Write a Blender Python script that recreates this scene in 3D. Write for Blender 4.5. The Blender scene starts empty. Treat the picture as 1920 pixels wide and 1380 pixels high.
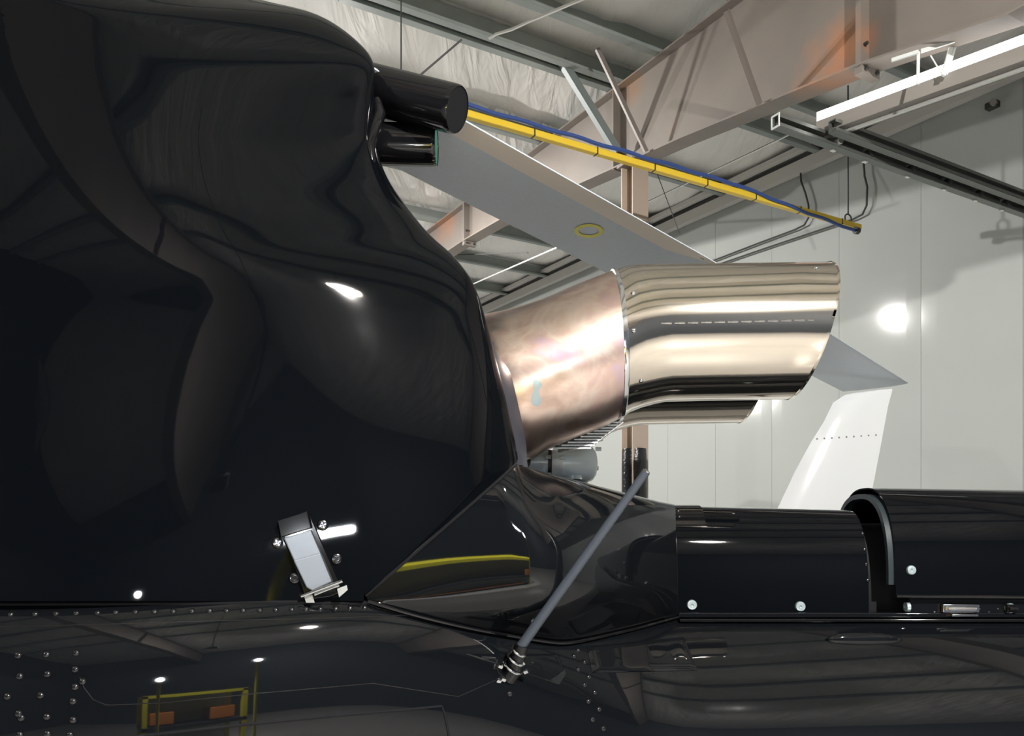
import bpy, bmesh, math, random
from mathutils import Vector, Matrix, Quaternion
from mathutils.bvhtree import BVHTree
random.seed(7)
SC = bpy.context.scene
COL = SC.collection

# ------------------------------------------------------------------ camera, world, exposure
EYE = 1.8            # eye height (m)
F = 1450.0           # focal length in pixels of the 1920x1380 frame
HZ = 1000.0          # image row of the horizon
cam_d = bpy.data.cameras.new('camera'); cam = bpy.data.objects.new('camera', cam_d)
COL.objects.link(cam); SC.camera = cam
cam.location = (0, 0, EYE); cam.rotation_euler = (math.pi/2, 0, 0)
cam_d.sensor_width = 36.0; cam_d.lens = 36.0*F/1920.0
cam_d.shift_y = (HZ-690.0)/1920.0; cam_d.clip_start = 0.02; cam_d.clip_end = 200
w = bpy.data.worlds.new('world'); SC.world = w; w.use_nodes = True
w.node_tree.nodes['Background'].inputs[0].default_value = (0.6, 0.65, 0.7, 1)
w.node_tree.nodes['Background'].inputs[1].default_value = 0.15
SC.view_settings.view_transform = 'Standard'; SC.view_settings.look = 'None'
SC.view_settings.gamma = 1.0; SC.view_settings.use_curve_mapping = False
SC.view_settings.exposure = 0.12
SC.cycles.max_bounces = 8; SC.cycles.diffuse_bounces = 4; SC.cycles.glossy_bounces = 4
SC.cycles.sample_clamp_indirect = 6.0; SC.cycles.caustics_reflective = False

LAMP_W = 520.0       # each high bay lamp
# ------------------------------------------------------------------ placement helpers
def P(px, py, D):
    return Vector(((px-960.0)/F*D, D, EYE+(HZ-py)/F*D))
A1 = math.radians(61.2)
PD = Vector((math.sin(A1), math.cos(A1), 0))          # along the purlins
RD = Vector((-math.cos(A1), math.sin(A1), 0))         # along the rafters and the end wall
Q0 = Vector((3.8, 9.58, 0))
def roofH(s): return EYE+4.69+0.05*s
def B(s, t, z): return Vector((Q0.x+RD.x*s+PD.x*t, Q0.y+RD.y*s+PD.y*t, z))
def plane_hit(px, py, t):
    d = Vector(((px-960)/F, 1, (HZ-py)/F)); o = Vector((0, 0, EYE))
    k = (t + Q0.dot(PD))/ (d.x*PD.x+d.y*PD.y)
    return o+d*k
def lerp(a, b, t): return a+(b-a)*t
def sstep(a, b, x):
    t = max(0., min(1., (x-a)/(b-a))); return t*t*(3-2*t)
def interp(tab, x):
    if x <= tab[0][0]: return tab[0][1]
    for (a, fa), (b, fb) in zip(tab, tab[1:]):
        if x <= b: return lerp(fa, fb, (x-a)/(b-a))
    return tab[-1][1]
def smooth_interp(tab, x):   # Catmull-Rom on a table
    n = len(tab)
    if x <= tab[0][0]: return tab[0][1]
    if x >= tab[-1][0]: return tab[-1][1]
    for i in range(n-1):
        if x <= tab[i+1][0]: break
    x0, y0 = tab[i]; x1, y1 = tab[i+1]
    def sl(j):
        if j == 0: return (tab[1][1]-tab[0][1])/(tab[1][0]-tab[0][0])
        if j == n-1: return (tab[-1][1]-tab[-2][1])/(tab[-1][0]-tab[-2][0])
        return (tab[j+1][1]-tab[j-1][1])/(tab[j+1][0]-tab[j-1][0])
    h = x1-x0; t = (x-x0)/h; m0 = sl(i)*h; m1 = sl(i+1)*h
    return (2*t**3-3*t*t+1)*y0+(t**3-2*t*t+t)*m0+(-2*t**3+3*t*t)*y1+(t**3-t*t)*m1

# ------------------------------------------------------------------ materials
def mat(name, col, rough=0.5, metal=0.0, spec=0.5, emit=None, es=0, coat=0.0):
    m = bpy.data.materials.new(name); m.use_nodes = True
    b = m.node_tree.nodes['Principled BSDF']
    b.inputs['Base Color'].default_value = (*col, 1); b.inputs['Roughness'].default_value = rough
    b.inputs['Metallic'].default_value = metal; b.inputs['Specular IOR Level'].default_value = spec
    b.inputs['Coat Weight'].default_value = coat; b.inputs['Coat Roughness'].default_value = 0.02
    if emit:
        b.inputs['Emission Color'].default_value = (*emit, 1); b.inputs['Emission Strength'].default_value = es
    return m
def nd(m, t, **kw):
    n = m.node_tree.nodes.new(t)
    for k, v in kw.items():
        if k.startswith('i_'):
            key = k[2:]; key = int(key) if key.isdigit() else key
            n.inputs[key].default_value = v
        else: setattr(n, k, v)
    return n
def ln(m, a, b): m.node_tree.links.new(a, b)
def noise_color(m, stops, scale=4, detail=5, stretch=None, coords='Object', distort=0.0):
    b = m.node_tree.nodes['Principled BSDF']
    tc = nd(m, 'ShaderNodeTexCoord'); mp = nd(m, 'ShaderNodeMapping')
    if stretch: mp.inputs['Scale'].default_value = stretch
    n = nd(m, 'ShaderNodeTexNoise'); n.inputs['Scale'].default_value = scale; n.inputs['Detail'].default_value = detail
    n.inputs['Distortion'].default_value = distort
    r = nd(m, 'ShaderNodeValToRGB')
    while len(r.color_ramp.elements) < len(stops): r.color_ramp.elements.new(0.5)
    for e, (p, c) in zip(r.color_ramp.elements, stops): e.position = p; e.color = (*c, 1)
    ln(m, tc.outputs[coords], mp.inputs[0]); ln(m, mp.outputs[0], n.inputs['Vector'])
    ln(m, n.outputs[0], r.inputs[0]); ln(m, r.outputs[0], b.inputs['Base Color'])
    return r, n, mp
def bump(m, scale=10, strength=0.2, dist=0.01, stretch=None, detail=4, rot=None, distort=0.0):
    b = m.node_tree.nodes['Principled BSDF']
    tc = nd(m, 'ShaderNodeTexCoord'); mp = nd(m, 'ShaderNodeMapping')
    if stretch: mp.inputs['Scale'].default_value = stretch
    if rot: mp.inputs['Rotation'].default_value = rot
    n = nd(m, 'ShaderNodeTexNoise'); n.inputs['Scale'].default_value = scale; n.inputs['Detail'].default_value = detail
    n.inputs['Distortion'].default_value = distort
    bp = nd(m, 'ShaderNodeBump'); bp.inputs['Strength'].default_value = strength; bp.inputs['Distance'].default_value = dist
    ln(m, tc.outputs['Object'], mp.inputs[0]); ln(m, mp.outputs[0], n.inputs['Vector'])
    ln(m, n.outputs[0], bp.inputs['Height']); ln(m, bp.outputs[0], b.inputs['Normal'])

M = {}
M['black'] = mat('black_gloss_paint', (0.004, 0.0048, 0.006), 0.03, 0, 0.46)
M['blackdimmed'] = mat('black_gloss_paint_dimmed', (0.002, 0.0026, 0.0036), 0.03, 0, 0.20)  # same black paint as the boom, with darker colour and reflections dimmed in the material
bump(M['black'], 2.2, 0.10, 0.010, detail=1); bump(M['blackdimmed'], 2.0, 0.08, 0.010, detail=1)
M['black2'] = mat('black_gloss_parts', (0.005, 0.005, 0.006), 0.08)
M['blackmatte'] = mat('black_matte', (0.006, 0.006, 0.008), 0.6, spec=0.2)
M['lipgrey'] = mat('dark_grey_lip', (0.028, 0.03, 0.04), 0.35)
M['ribgrey'] = mat('grey_rib', (0.022, 0.03, 0.034), 0.3)
M['rivet'] = mat('rivet_dark_metal', (0.07, 0.07, 0.075), 0.14, 0.9)
M['teal'] = mat('teal_cap', (0.10, 0.55, 0.42), 0.5)
M['rod'] = mat('antenna_grey', (0.055, 0.065, 0.085), 0.38)
M['chrome'] = mat('chrome', (0.75, 0.76, 0.78), 0.12, 1.0)
M['alu'] = mat('latch_aluminium', (0.20, 0.22, 0.25), 0.45, 0.85)
M['screw'] = mat('screw_head', (0.62, 0.74, 0.76), 0.25, 0.7)
M['canister'] = mat('canister_grey', (0.80, 0.87, 0.90), 0.25)
M['whitep'] = mat('white_strap', (0.85, 0.87, 0.88), 0.4)
M['fins'] = mat('fin_metal', (0.72, 0.75, 0.76), 0.3, 0.8)
M['finwhite'] = mat('white_fin_paint', (0.80, 0.82, 0.83), 0.12)
M['blade'] = mat('blade_grey', (0.42, 0.47, 0.53), 0.4)
noise_color(M['blade'], [(0.3, (0.53, 0.59, 0.66)), (0.7, (0.57, 0.63, 0.70))], 60, 2)
M['bladeedge'] = mat('blade_cream_strip', (0.80, 0.71, 0.62), 0.4)
M['ringy'] = mat('yellow_ring_print', (0.88, 0.82, 0.10), 0.5)
M['yellow'] = mat('yellow_rail', (0.80, 0.55, 0.04), 0.35)
M['blue'] = mat('blue_hose', (0.03, 0.07, 0.25), 0.4)
M['wire'] = mat('dark_wire', (0.05, 0.05, 0.05), 0.5)
M['galv'] = mat('galvanised_track', (0.16, 0.17, 0.16), 0.35, 0.6)
M['galvb'] = mat('bright_bracket', (0.75, 0.75, 0.72), 0.25, 0.7)
M['housing'] = mat('lamp_housing', (0.24, 0.22, 0.20), 0.5)
M['hanger'] = mat('hanger_steel', (0.70, 0.73, 0.71), 0.4)
M['tube'] = mat('lit_tube', (1, 1, 1), 0.3, emit=(1, 0.98, 0.95), es=3.5)
M['lamp'] = mat('lamp_lens', (1, 1, 1), 0.3, emit=(1, 0.96, 0.9), es=10.0)
M['reflectlens'] = mat('reflection_lamp_lens', (1, 1, 1), 0.3, emit=(0.9, 0.95, 1.0), es=220.0)  # glowing lens of the lamps added for the paint reflections
M['foam'] = mat('black_wrap', (0.012, 0.012, 0.014), 0.22)
bump(M['foam'], 30, 0.5, 0.01)
M['colbeige'] = mat('column_tan', (0.42, 0.34, 0.28), 0.5)
# copper coloured, heat tinted pipe
m = M['pipe'] = mat('heat_tinted_steel', (0.5, 0.4, 0.36), 0.30, 1.0)
r, n, mp = noise_color(m, [(0.28, (0.48, 0.36, 0.30)), (0.42, (0.70, 0.52, 0.44)), (0.52, (0.82, 0.68, 0.60)),
                           (0.6, (0.74, 0.54, 0.48)), (0.72, (0.66, 0.50, 0.60))], 6.0, 5, distort=0.6)
bump(m, 5, 0.12, 0.02)
m = M['nozzle'] = mat('polished_steel', (0.80, 0.77, 0.69), 0.085, 1.0)
noise_color(m, [(0.3, (0.68, 0.62, 0.54)), (0.7, (0.80, 0.73, 0.63))], 3.0, 3, stretch=(0.4, 1, 1))
bump(m, 3.0, 0.05, 0.01, detail=1)
# room
m = M['insul'] = mat('white_insulation', (0.74, 0.73, 0.70), 0.6)
noise_color(m, [(0.3, (0.69, 0.68, 0.65)), (0.7, (0.78, 0.77, 0.74))], 1.2, 4)
bump(m, 2.0, 0.5, 0.10, stretch=(2.6, 0.45, 1), rot=(0, 0, math.radians(28)), detail=3, distort=0.7)
m = M['wall'] = mat('white_liner_panel', (0.60, 0.62, 0.60), 0.09, spec=.18)
noise_color(m, [(0.3, (0.375, 0.40, 0.385)), (0.7, (0.405, 0.425, 0.41))], 0.6, 3)
M['wallback'] = mat('dim_panel', (0.035, 0.045, 0.06), 0.6)
M['purlin'] = mat('purlin_green_grey', (0.27, 0.30, 0.285), 0.45)
noise_color(M['purlin'], [(0.3, (0.20, 0.23, 0.22)), (0.7, (0.31, 0.34, 0.32))], 1.6, 5)
m = M['rafter'] = mat('rafter_primer', (0.34, 0.28, 0.25), 0.55)
noise_color(m, [(0.32, (0.165, 0.142, 0.125)), (0.60, (0.205, 0.178, 0.155)), (0.69, (0.24, 0.17, 0.12)), (0.78, (0.30, 0.13, 0.06))], 1.1, 6, distort=0.4)
def stains(m, spots, col):
    nt = m.node_tree; b = nt.nodes['Principled BSDF']; src = b.inputs['Base Color'].links[0].from_socket
    geo = nd(m, 'ShaderNodeNewGeometry'); nz = nd(m, 'ShaderNodeTexNoise'); nz.inputs['Scale'].default_value = 5; nz.inputs['Detail'].default_value = 6
    ln(m, geo.outputs['Position'], nz.inputs['Vector'])
    for c, r in spots:
        d = nd(m, 'ShaderNodeVectorMath', operation='DISTANCE'); d.inputs[1].default_value = c; ln(m, geo.outputs['Position'], d.inputs[0])
        mr = nd(m, 'ShaderNodeMapRange'); mr.inputs['From Min'].default_value = r; mr.inputs['From Max'].default_value = 0; ln(m, d.outputs['Value'], mr.inputs['Value'])
        ad = nd(m, 'ShaderNodeMath', operation='MULTIPLY'); ln(m, mr.outputs[0], ad.inputs[0]); ln(m, nz.outputs[0], ad.inputs[1])
        m2 = nd(m, 'ShaderNodeMapRange'); m2.inputs['From Min'].default_value = .12; m2.inputs['From Max'].default_value = .62; ln(m, ad.outputs[0], m2.inputs['Value'])
        mx = nd(m, 'ShaderNodeMix', data_type='RGBA'); ln(m, m2.outputs[0], mx.inputs[0]); ln(m, src, mx.inputs[6]); mx.inputs[7].default_value = (*col, 1)
        src = mx.outputs[2]
    ln(m, src, b.inputs['Base Color'])
stains(M['rafter'], [(plane_hit(1545, 120, -3.05), .50), (plane_hit(1585, 85, -3.05), .36), (plane_hit(832, 395, -3.05), .75)], (0.40, 0.17, 0.075))
M['brace'] = mat('brace_steel', (0.18, 0.21, 0.21), 0.5)
M['bracebr'] = mat('brace_brown', (0.17, 0.145, 0.13), 0.5)
M['trim'] = mat('eave_trim', (0.58, 0.57, 0.54), 0.5)
M['floor'] = mat('concrete', (0.45, 0.44, 0.425), 0.4)
noise_color(M['floor'], [(0.3, (0.42, 0.41, 0.395)), (0.7, (0.49, 0.48, 0.465))], 0.8, 5)
M['hiviz'] = mat('yellow_paint', (0.80, 0.72, 0.03), 0.4)
M['orange'] = mat('orange_paint', (0.75, 0.25, 0.04), 0.4)
M['pale'] = mat('pale_panel', (0.75, 0.77, 0.75), 0.5)
M['dark'] = mat('dark_steel', (0.03, 0.03, 0.03), 0.5)

# ------------------------------------------------------------------ object helpers
def link(o, parent=None):
    COL.objects.link(o)
    if parent is not None:
        o.parent = parent
        pm = Matrix.LocRotScale(parent.location, parent.rotation_euler, parent.scale)
        if parent.parent is not None: pm = parent['_w'] if False else WM[parent.name] 
        WM_store(o, pm)
    return o
WM = {}
def reg(o, parent):       # world-space authored child: cancel the parent's own transform
    if parent is not None:
        o.parent = parent; o.matrix_parent_inverse = WMI(parent)
def WMI(parent):
    mtx = Matrix.LocRotScale(parent.location, parent.rotation_euler.to_quaternion() if parent.rotation_mode != 'QUATERNION' else parent.rotation_quaternion, parent.scale)
    if parent.parent is not None:
        mtx = (WMI(parent.parent).inverted()) @ parent.matrix_parent_inverse @ mtx
    return mtx.inverted()
def empty(name, loc, label, cat, group=None, kind=None):
    o = bpy.data.objects.new(name, None); COL.objects.link(o); o.location = loc; o.empty_display_size = 0.1
    if label: o['label'] = label
    if cat: o['category'] = cat
    if group: o['group'] = group
    if kind: o['kind'] = kind
    return o
def tag(o, label=None, cat=None, group=None, kind=None):
    if label: o['label'] = label
    if cat: o['category'] = cat
    if group: o['group'] = group
    if kind: o['kind'] = kind
    return o
class MB:
    def __init__(s): s.v = []; s.f = []
    def add(s, vs, fs):
        k = len(s.v); s.v += [Vector(v) for v in vs]; s.f += [tuple(i+k for i in f) for f in fs]
    def grid(s, rows, closed=False):
        k = len(s.v); R = len(rows); C = len(rows[0])
        for r in rows: s.v += [Vector(p) for p in r]
        for i in range(R-1):
            for j in range(C if closed else C-1):
                a = k+i*C+j; b = k+i*C+(j+1) % C
                s.f.append((a, b, b+C, a+C))
    def box(s, c, ax, ay, az):   # half axes as vectors
        c = Vector(c); ax, ay, az = Vector(ax), Vector(ay), Vector(az)
        vs = [c+ax*i+ay*j+az*k for k in (-1, 1) for j in (-1, 1) for i in (-1, 1)]
        s.add(vs, [(0, 2, 3, 1), (4, 5, 7, 6), (0, 1, 5, 4), (2, 6, 7, 3), (0, 4, 6, 2), (1, 3, 7, 5)])
    def tube(s, pts, r, seg=10, cap=True):
        pts = [Vector(p) for p in pts]; n = len(pts)
        rs = r if isinstance(r, (list, tuple)) else [r]*n
        up = None; rings = []
        for i, p in enumerate(pts):
            d = (pts[min(i+1, n-1)]-pts[max(i-1, 0)]).normalized()
            if up is None:
                up = d.orthogonal().normalized()
            else:
                up = (up-d*up.dot(d)).normalized()
            sd = d.cross(up)
            rings.append([p+(up*math.cos(2*math.pi*k/seg)+sd*math.sin(2*math.pi*k/seg))*rs[i] for k in range(seg)])
        k0 = len(s.v); s.grid(rings, True)
        if cap:
            s.f.append(tuple(range(k0, k0+seg))[::-1]); s.f.append(tuple(range(k0+(n-1)*seg, k0+n*seg)))
    def lathe(s, prof, seg=16):  # prof: (r,z) list, axis z
        rows = [[(r*math.cos(2*math.pi*k/seg), r*math.sin(2*math.pi*k/seg), z) for k in range(seg)] for r, z in prof]
        s.grid(rows, True)
    def prism(s, front, back):
        n = len(front); s.add(list(front)+list(back),
            [tuple(range(n)), tuple(range(2*n-1, n-1, -1))]+[(i, i+n, (i+1) % n+n, (i+1) % n) for i in range(n)])
    def build(s, name, m, parent=None, smooth=True, bev=0, fixn=True, world=True):
        me = bpy.data.meshes.new(name)
        me.from_pydata([tuple(v) for v in s.v], [], s.f)
        bm = bmesh.new(); bm.from_mesh(me)
        bmesh.ops.remove_doubles(bm, verts=bm.verts, dist=1e-6)
        if fixn: bmesh.ops.recalc_face_normals(bm, faces=bm.faces)
        bm.to_mesh(me); bm.free()
        me.materials.append(m)
        if smooth:
            for p in me.polygons: p.use_smooth = True
            try: me.set_sharp_from_angle(angle=math.radians(38))
            except Exception: pass
        o = bpy.data.objects.new(name, me); COL.objects.link(o)
        if parent is not None: reg(o, parent)
        if bev:
            md = o.modifiers.new('bevel', 'BEVEL'); md.width = bev; md.segments = 2; md.limit_method = 'ANGLE'
        return o
    def bvh(s): return BVHTree.FromPolygons(s.v, s.f)
ORI = Vector((0, 0, EYE))
def cast(bvh, px, py):
    d = Vector(((px-960)/F, 1, (HZ-py)/F)); L = d.length
    h = bvh.ray_cast(ORI, d/L)
    if h[0] is None: return None
    n = h[1]
    if n.dot(d) > 0: n = -n
    return h[0], n, h[0].y
def on(objs, px, py):
    best = None
    for b in objs:
        h = cast(b, px, py)
        if h and (best is None or h[2] < best[2]): best = h
    return best
def stamp(name, mesh, hit, parent, scale=1.0, spin=0.0):
    o = bpy.data.objects.new(name, mesh); COL.objects.link(o)
    q = hit[1].to_track_quat('Z', 'Y') @ Quaternion((0, 0, 1), spin)
    o.rotation_mode = 'QUATERNION'; o.rotation_quaternion = q; o.location = hit[0]; o.scale = (scale,)*3
    if parent is not None: o.parent = parent; o.matrix_parent_inverse = WMI(parent)
    return o
def proto(mb, name, m, smooth=True):
    o = mb.build(name, m, None, smooth); me = o.data; bpy.data.objects.remove(o); return me

# ================================================================== STRUCTURE
T0, T1, S0, S1 = -16.0, 0.0, -15.0, 16.0
mb = MB(); mb.prism([B(S0, T0, 0), B(S1, T0, 0), B(S1, T1, 0), B(S0, T1, 0)], [B(S0, T0, -.2), B(S1, T0, -.2), B(S1, T1, -.2), B(S0, T1, -.2)])
mb.build('floor', M['floor'], smooth=False)['kind'] = 'structure'
def wall_box(name, s0, t0, s1, t1, m, th):
    mb = MB(); n = Vector(th)
    a, b = B(s0, t0, 0), B(s1, t1, 0)
    za, zb = roofH(s0)+.25, roofH(s1)+.25
    fr = [a, b, Vector((b.x, b.y, zb)), Vector((a.x, a.y, za))]
    mb.prism(fr, [p+n for p in fr]); o = mb.build(name, m, smooth=False); o['kind'] = 'structure'; return o
wall_back = wall_box('wall_back', S0, 0.06, S1, 0.06, M['wall'], PD*.2)
wall_box('wall_front', S0, T0, S1, T0, M['wallback'], -PD*.2)
wall_box('wall_right', S0, T0, S0, T1, M['wallback'], -RD*.2)
wall_box('wall_left', S1, T0, S1, T1, M['wallback'], RD*.2)
# liner panels on the back wall, each with its own recessed joint
joints = [-2.37+1.05*k for k in range(-5, 14)]
for i in range(len(joints)-1):
    a, b = joints[i]+.0015, joints[i+1]-.0015
    mb = MB(); fr = [B(a, .03, .1), B(b, .03, .1), B(b, .03, roofH(b)-.03), B(a, .03, roofH(a)-.03)]
    # three shallow folds across each panel
    cols = []
    for q in range(7):
        s = lerp(a, b, q/6); off = 0.0015*(0 if q % 2 else 1) if q in (0, 6) else 0
        cols.append([B(s, .03+off, .1), B(s, .03+off, roofH(s)-.03)])
    mb.grid(cols)
    rows = [[p+PD*.03 for p in c] for c in cols]; mb.grid(rows)
    o = mb.build('wall_panel', M['wall'], wall_back, smooth=False)
# ceiling: sagging insulation blankets between purlins
PUR = [-9.6+1.6*k for k in range(0, 16)]
ceil_root = empty('ceiling', B(0, -8, 6.5), None, None, kind='structure')
edges = [S0]+[p for p in PUR]+[S1]
for a, b in zip(edges, edges[1:]):
    mb = MB(); rows = []
    ns = 12
    for i in range(ns+1):
        f = i/ns; s = lerp(a, b, f); row = []
        for j in range(121):
            t = lerp(T0, T1+.05, j/120)
            sag = .07*math.sin(math.pi*f)*(1+.35*math.sin(t*2.1+a)+.2*math.sin(t*5.3+a*2))
            wr = .012*math.sin(t*13+math.sin(f*5+a)*2)*math.sin(math.pi*f)
            row.append(B(s, t, roofH(s)+.24-sag+wr))
        rows.append(row)
    mb.grid(rows)
    mb.build('insulation_blanket', M['insul'], ceil_root)
mb = MB(); fr = [B(S0-.2, T0-.2, roofH(S0)+.30), B(S1+.2, T0-.2, roofH(S1)+.30), B(S1+.2, T1+.3, roofH(S1)+.30), B(S0-.2, T1+.3, roofH(S0)+.30)]
mb.prism(fr, [p+Vector((0, 0, .1)) for p in fr]); mb.build('roof_deck', M['wallback'], ceil_root, smooth=False)
def purlin(s, t0=T0, t1=-.02, h=.2, fl=.075):
    mb = MB(); z = roofH(s)
    up = Vector((0, 0, 1)); mid = B(s, (t0+t1)/2, z+h/2); L = PD*((t1-t0)/2)
    mb.box(mid, L, RD*.004, up*(h/2))
    mb.box(B(s-fl/2, (t0+t1)/2, z), L, RD*(fl/2), up*.004)
    mb.box(B(s+fl/2, (t0+t1)/2, z+h), L, RD*(fl/2), up*.004)
    mb.box(B(s-fl, (t0+t1)/2, z+.012), L, RD*.003, up*.014)
    o = mb.build('purlin', M['purlin'], smooth=False); o['kind'] = 'structure'; return o
for s in PUR: purlin(s)
purlin(-.62); purlin(.16, -6, -2.2)
# rafters: tapered plate girders
def depth(s): return interp([(-15, 1.2), (-3.93, 1.36), (-2.9, 1.17), (-1.0, .94), (2.62, .60), (3.74, .56), (16, .56)], s)
def rafter(t, s0=S0+.1, s1=S1-.1, stiff=(-8.5, -2.9, .05, 3.74, 9.)):
    root = empty('roof_beam', B(0, t, 6), None, None, kind='structure')
    ss = sorted(set([s0, s1, -3.93, -2.9, -1.0, 2.62, 3.74]))
    mb = MB()
    for e in (-.006, .006):
        mb.grid([[B(s, t+e, roofH(s)-.01), B(s, t+e, roofH(s)-depth(s))] for s in ss])
    mb.build('web', M['rafter'], root, smooth=False)
    for top in (0, 1):
        mb = MB(); zf = (lambda s: roofH(s)-.012) if top else (lambda s: roofH(s)-depth(s))
        ring = []
        for s in ss:
            z = zf(s); ring.append([B(s, t-.10, z), B(s, t+.10, z), B(s, t+.10, z-.016), B(s, t-.10, z-.016)])
        mb.grid(ring, True); mb.build('flange', M['rafter'], root, smooth=False)
    for s in stiff:
        mb = MB(); z0 = roofH(s)-depth(s)-.03; z1 = roofH(s)-.01; big = s in (-2.9, 3.74)
        mb.box(B(s, t, (z0+z1)/2), PD*.098, RD*(.022 if big else .007), Vector((0, 0, (z1-z0)/2)))
        mb.build('stiffener', M['rafter'], root, smooth=False)
        if big:
            for dz in (.06, -.12):
                for e in (-.06, .06):
                    mb = MB(); c = B(s-.02, t+e, z0+.10 + dz)
                    mb.tube([c-RD*.03, c+RD*.06], .014, 6); mb.build('bolt', M['dark'], root, smooth=False)
            mb = MB(); mb.box(B(s, t, z0-.02), PD*.098, RD*.03, Vector((0, 0, .03))); mb.build('splice_plate', M['rafter'], root, smooth=False)
    return root
raf = rafter(-3.0)
rafter(-10.0)
# interior column under the first rafter
mb = MB(); c = plane_hit(1190, 600, -3.0); cs = (Vector((c.x, c.y, 0))-Q0).dot(RD); ztop = roofH(cs)-depth(cs)-.016
cx = Vector((c.x, c.y, 0)); ax = PD*.08; ay = RD*.08
for e in (-1, 1): mb.box(cx+RD*(.09*e)+Vector((0, 0, ztop/2)), PD*.10, RD*.006, Vector((0, 0, ztop/2)))
mb.box(cx+Vector((0, 0, ztop/2)), PD*.005, RD*.088, Vector((0, 0, ztop/2)))
colo = mb.build('steel_column', M['colbeige'], smooth=False); colo['kind'] = 'structure'
mb = MB(); mb.box(cx+Vector((0, 0, ztop-.012)), PD*.13, RD*.13, Vector((0, 0, .012))); mb.build('cap_plate', M['rafter'], colo, smooth=False)
mb = MB(); z1 = EYE+(HZ-842)/F*c.y
mb.grid([[cx+Vector((math.cos(a)*rr, math.sin(a)*rr, z)) for a in [k*math.pi/12 for k in range(24)]]
         for z, rr in [(0.0, .12)]+[(z1*k/14, .125+.006*(k % 2)) for k in range(1, 14)]+[(z1, .122), (z1+.005, .10)]], True)
tag(mb.build('column_wrap', M['foam']), 'black padded wrap around the tan steel column behind the antenna', 'padding')
# flange braces from purlins down to the rafter
def brace(name, a, b, r, m):
    mb = MB(); a, b = Vector(a), Vector(b); d = (b-a).normalized(); u = d.cross(Vector((0, 0, 1))).normalized(); v = d.cross(u)
    mb.box((a+b)/2+v*r, (b-a)/2, u*r, v*r*.12); mb.box((a+b)/2+u*r, (b-a)/2, u*r*.12, v*r)
    o = mb.build(name, m, smooth=False); o['kind'] = 'structure'; return o
def bpt(px, py, t): return plane_hit(px, py, t)
brace('flange_brace', bpt(1052, 112, -3.75), bpt(1158, 285, -3.12), .035, M['brace'])
brace('flange_brace', bpt(1120, 92, -3.6), bpt(1212, 285, -3.12), .018, M['bracebr'])
brace('flange_brace', bpt(1362, 20, -3.6), bpt(1424, 195, -3.12), .018, M['bracebr'])
# eave trim on top of the back wall
mb = MB()
mb.box(B(.5, -.03, roofH(.5)-.07), RD*15.4+Vector((0, 0, 15.4*.05)), PD*.05, Vector((0, 0, .075)))
mb.build('trim_1', M['trim'], smooth=False)['kind'] = 'structure'
mb = MB(); mb.box(B(.5, -.06, roofH(.5)+.03), RD*15.4+Vector((0, 0, 15.4*.05)), PD*.02, Vector((0, 0, .02)))
mb.build('trim_2', M['dark'], smooth=False)['kind'] = 'structure'
mb = MB(); mb.box(B(.5, -.13, roofH(.5)+.10), RD*15.4+Vector((0, 0, 15.4*.05)), PD*.05, Vector((0, 0, .03)))
mb.build('trim_3', M['trim'], smooth=False)['kind'] = 'structure'

# ================================================================== HANGAR FITTINGS
# yellow air rail with blue hose
ya, yb = P(700, 0, 1), P(1612, 427, 8.1)
def railpt(t, s, z): return B(s, t, z)
rt_s = (P(1612, 427, 8.1)-Q0).dot(RD); rt_t = (P(1612, 427, 8.1)-Q0).dot(PD); rz = P(1612, 427, 8.1).z
ya = P(870, 213, 5.9); yb = P(1612, 427, 8.1); dY = (yb-ya)
root = empty('overhead_rail', (ya+dY*.5), 'yellow painted overhead rail with a blue hose, hanging under the roof beam', 'rail')
mb = MB(); mb.box((ya-dY*.35+yb)/2, (yb-(ya-dY*.35))/2, Vector((-dY.y, dY.x, 0)).normalized()*.028, Vector((0, 0, .027)))
mb.build('beam', M['yellow'], root, smooth=False, bev=.008)
for f in [k/7.5 for k in range(-2, 8)]:
    mb = MB(); c = ya+dY*f; mb.box(c, dY.normalized()*.006, Vector((-dY.y, dY.x, 0)).normalized()*.030, Vector((0, 0, .029)))
    mb.build('joint_band', M['dark'], root, smooth=False)
up = Vector((0, 0, 1))
mb = MB(); pts = []
for k in range(60):
    f = -.35+1.33*k/59
    off = interp([(-.35, .052), (.45, .048), (.62, .045), (.8, -.02), (1.0, -.075)], f)
    pts.append(ya+dY*f+up*(off+.006*math.sin(k*1.3))+Vector((0, -.045, 0)))
mb.tube(pts, .016, 8); mb.build('hose', M['blue'], root); e = pts[-1]
mb = MB(); mb.tube([e-dY*.003, e+dY*.008], .035, 8); mb.build('hose_end', M['dark'], root)
mb = MB(); pts = [yb-dY*.04+up*(.06+.045*math.cos(a))+dY.normalized()*.05*math.sin(a) for a in [2*math.pi*k/16 for k in range(17)]]
mb.tube(pts, .008, 6); mb.build('shackle', M['wire'], root)
def wire(name, pts, r, m, label, cat, group=None):
    mb = MB(); mb.tube(pts, r, 6); return tag(mb.build(name, m), label, cat, group)
top = yb-dY*.04; wire('hanging_wire', [top+up*.10, Vector((top.x, top.y, roofH(-1)))], .008, M['wire'], 'thin dark wire holding up the far end of the yellow rail', 'wire')
wp = lambda px, py: plane_hit(px, py, -.03)
wire('conduit', [wp(*q) for q in [(1500, 300), (1502, 340), (1510, 362), (1516, 385), (1516, 408), (1508, 422), (1490, 431), (1420, 457), (1345, 486), (1300, 503)]], .012, M['wire'],
     'thin grey conduit bending left of the rail wire and running along the wall', 'conduit')
wire('conduit', [wp(*q) for q in [(1618, 285), (1621, 330), (1626, 350), (1625, 385), (1617, 402), (1598, 412), (1560, 424), (1440, 464), (1350, 495), (1310, 509)]], .012, M['wire'],
     'thin grey conduit bending right of the rail wire behind its end', 'conduit')
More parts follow.
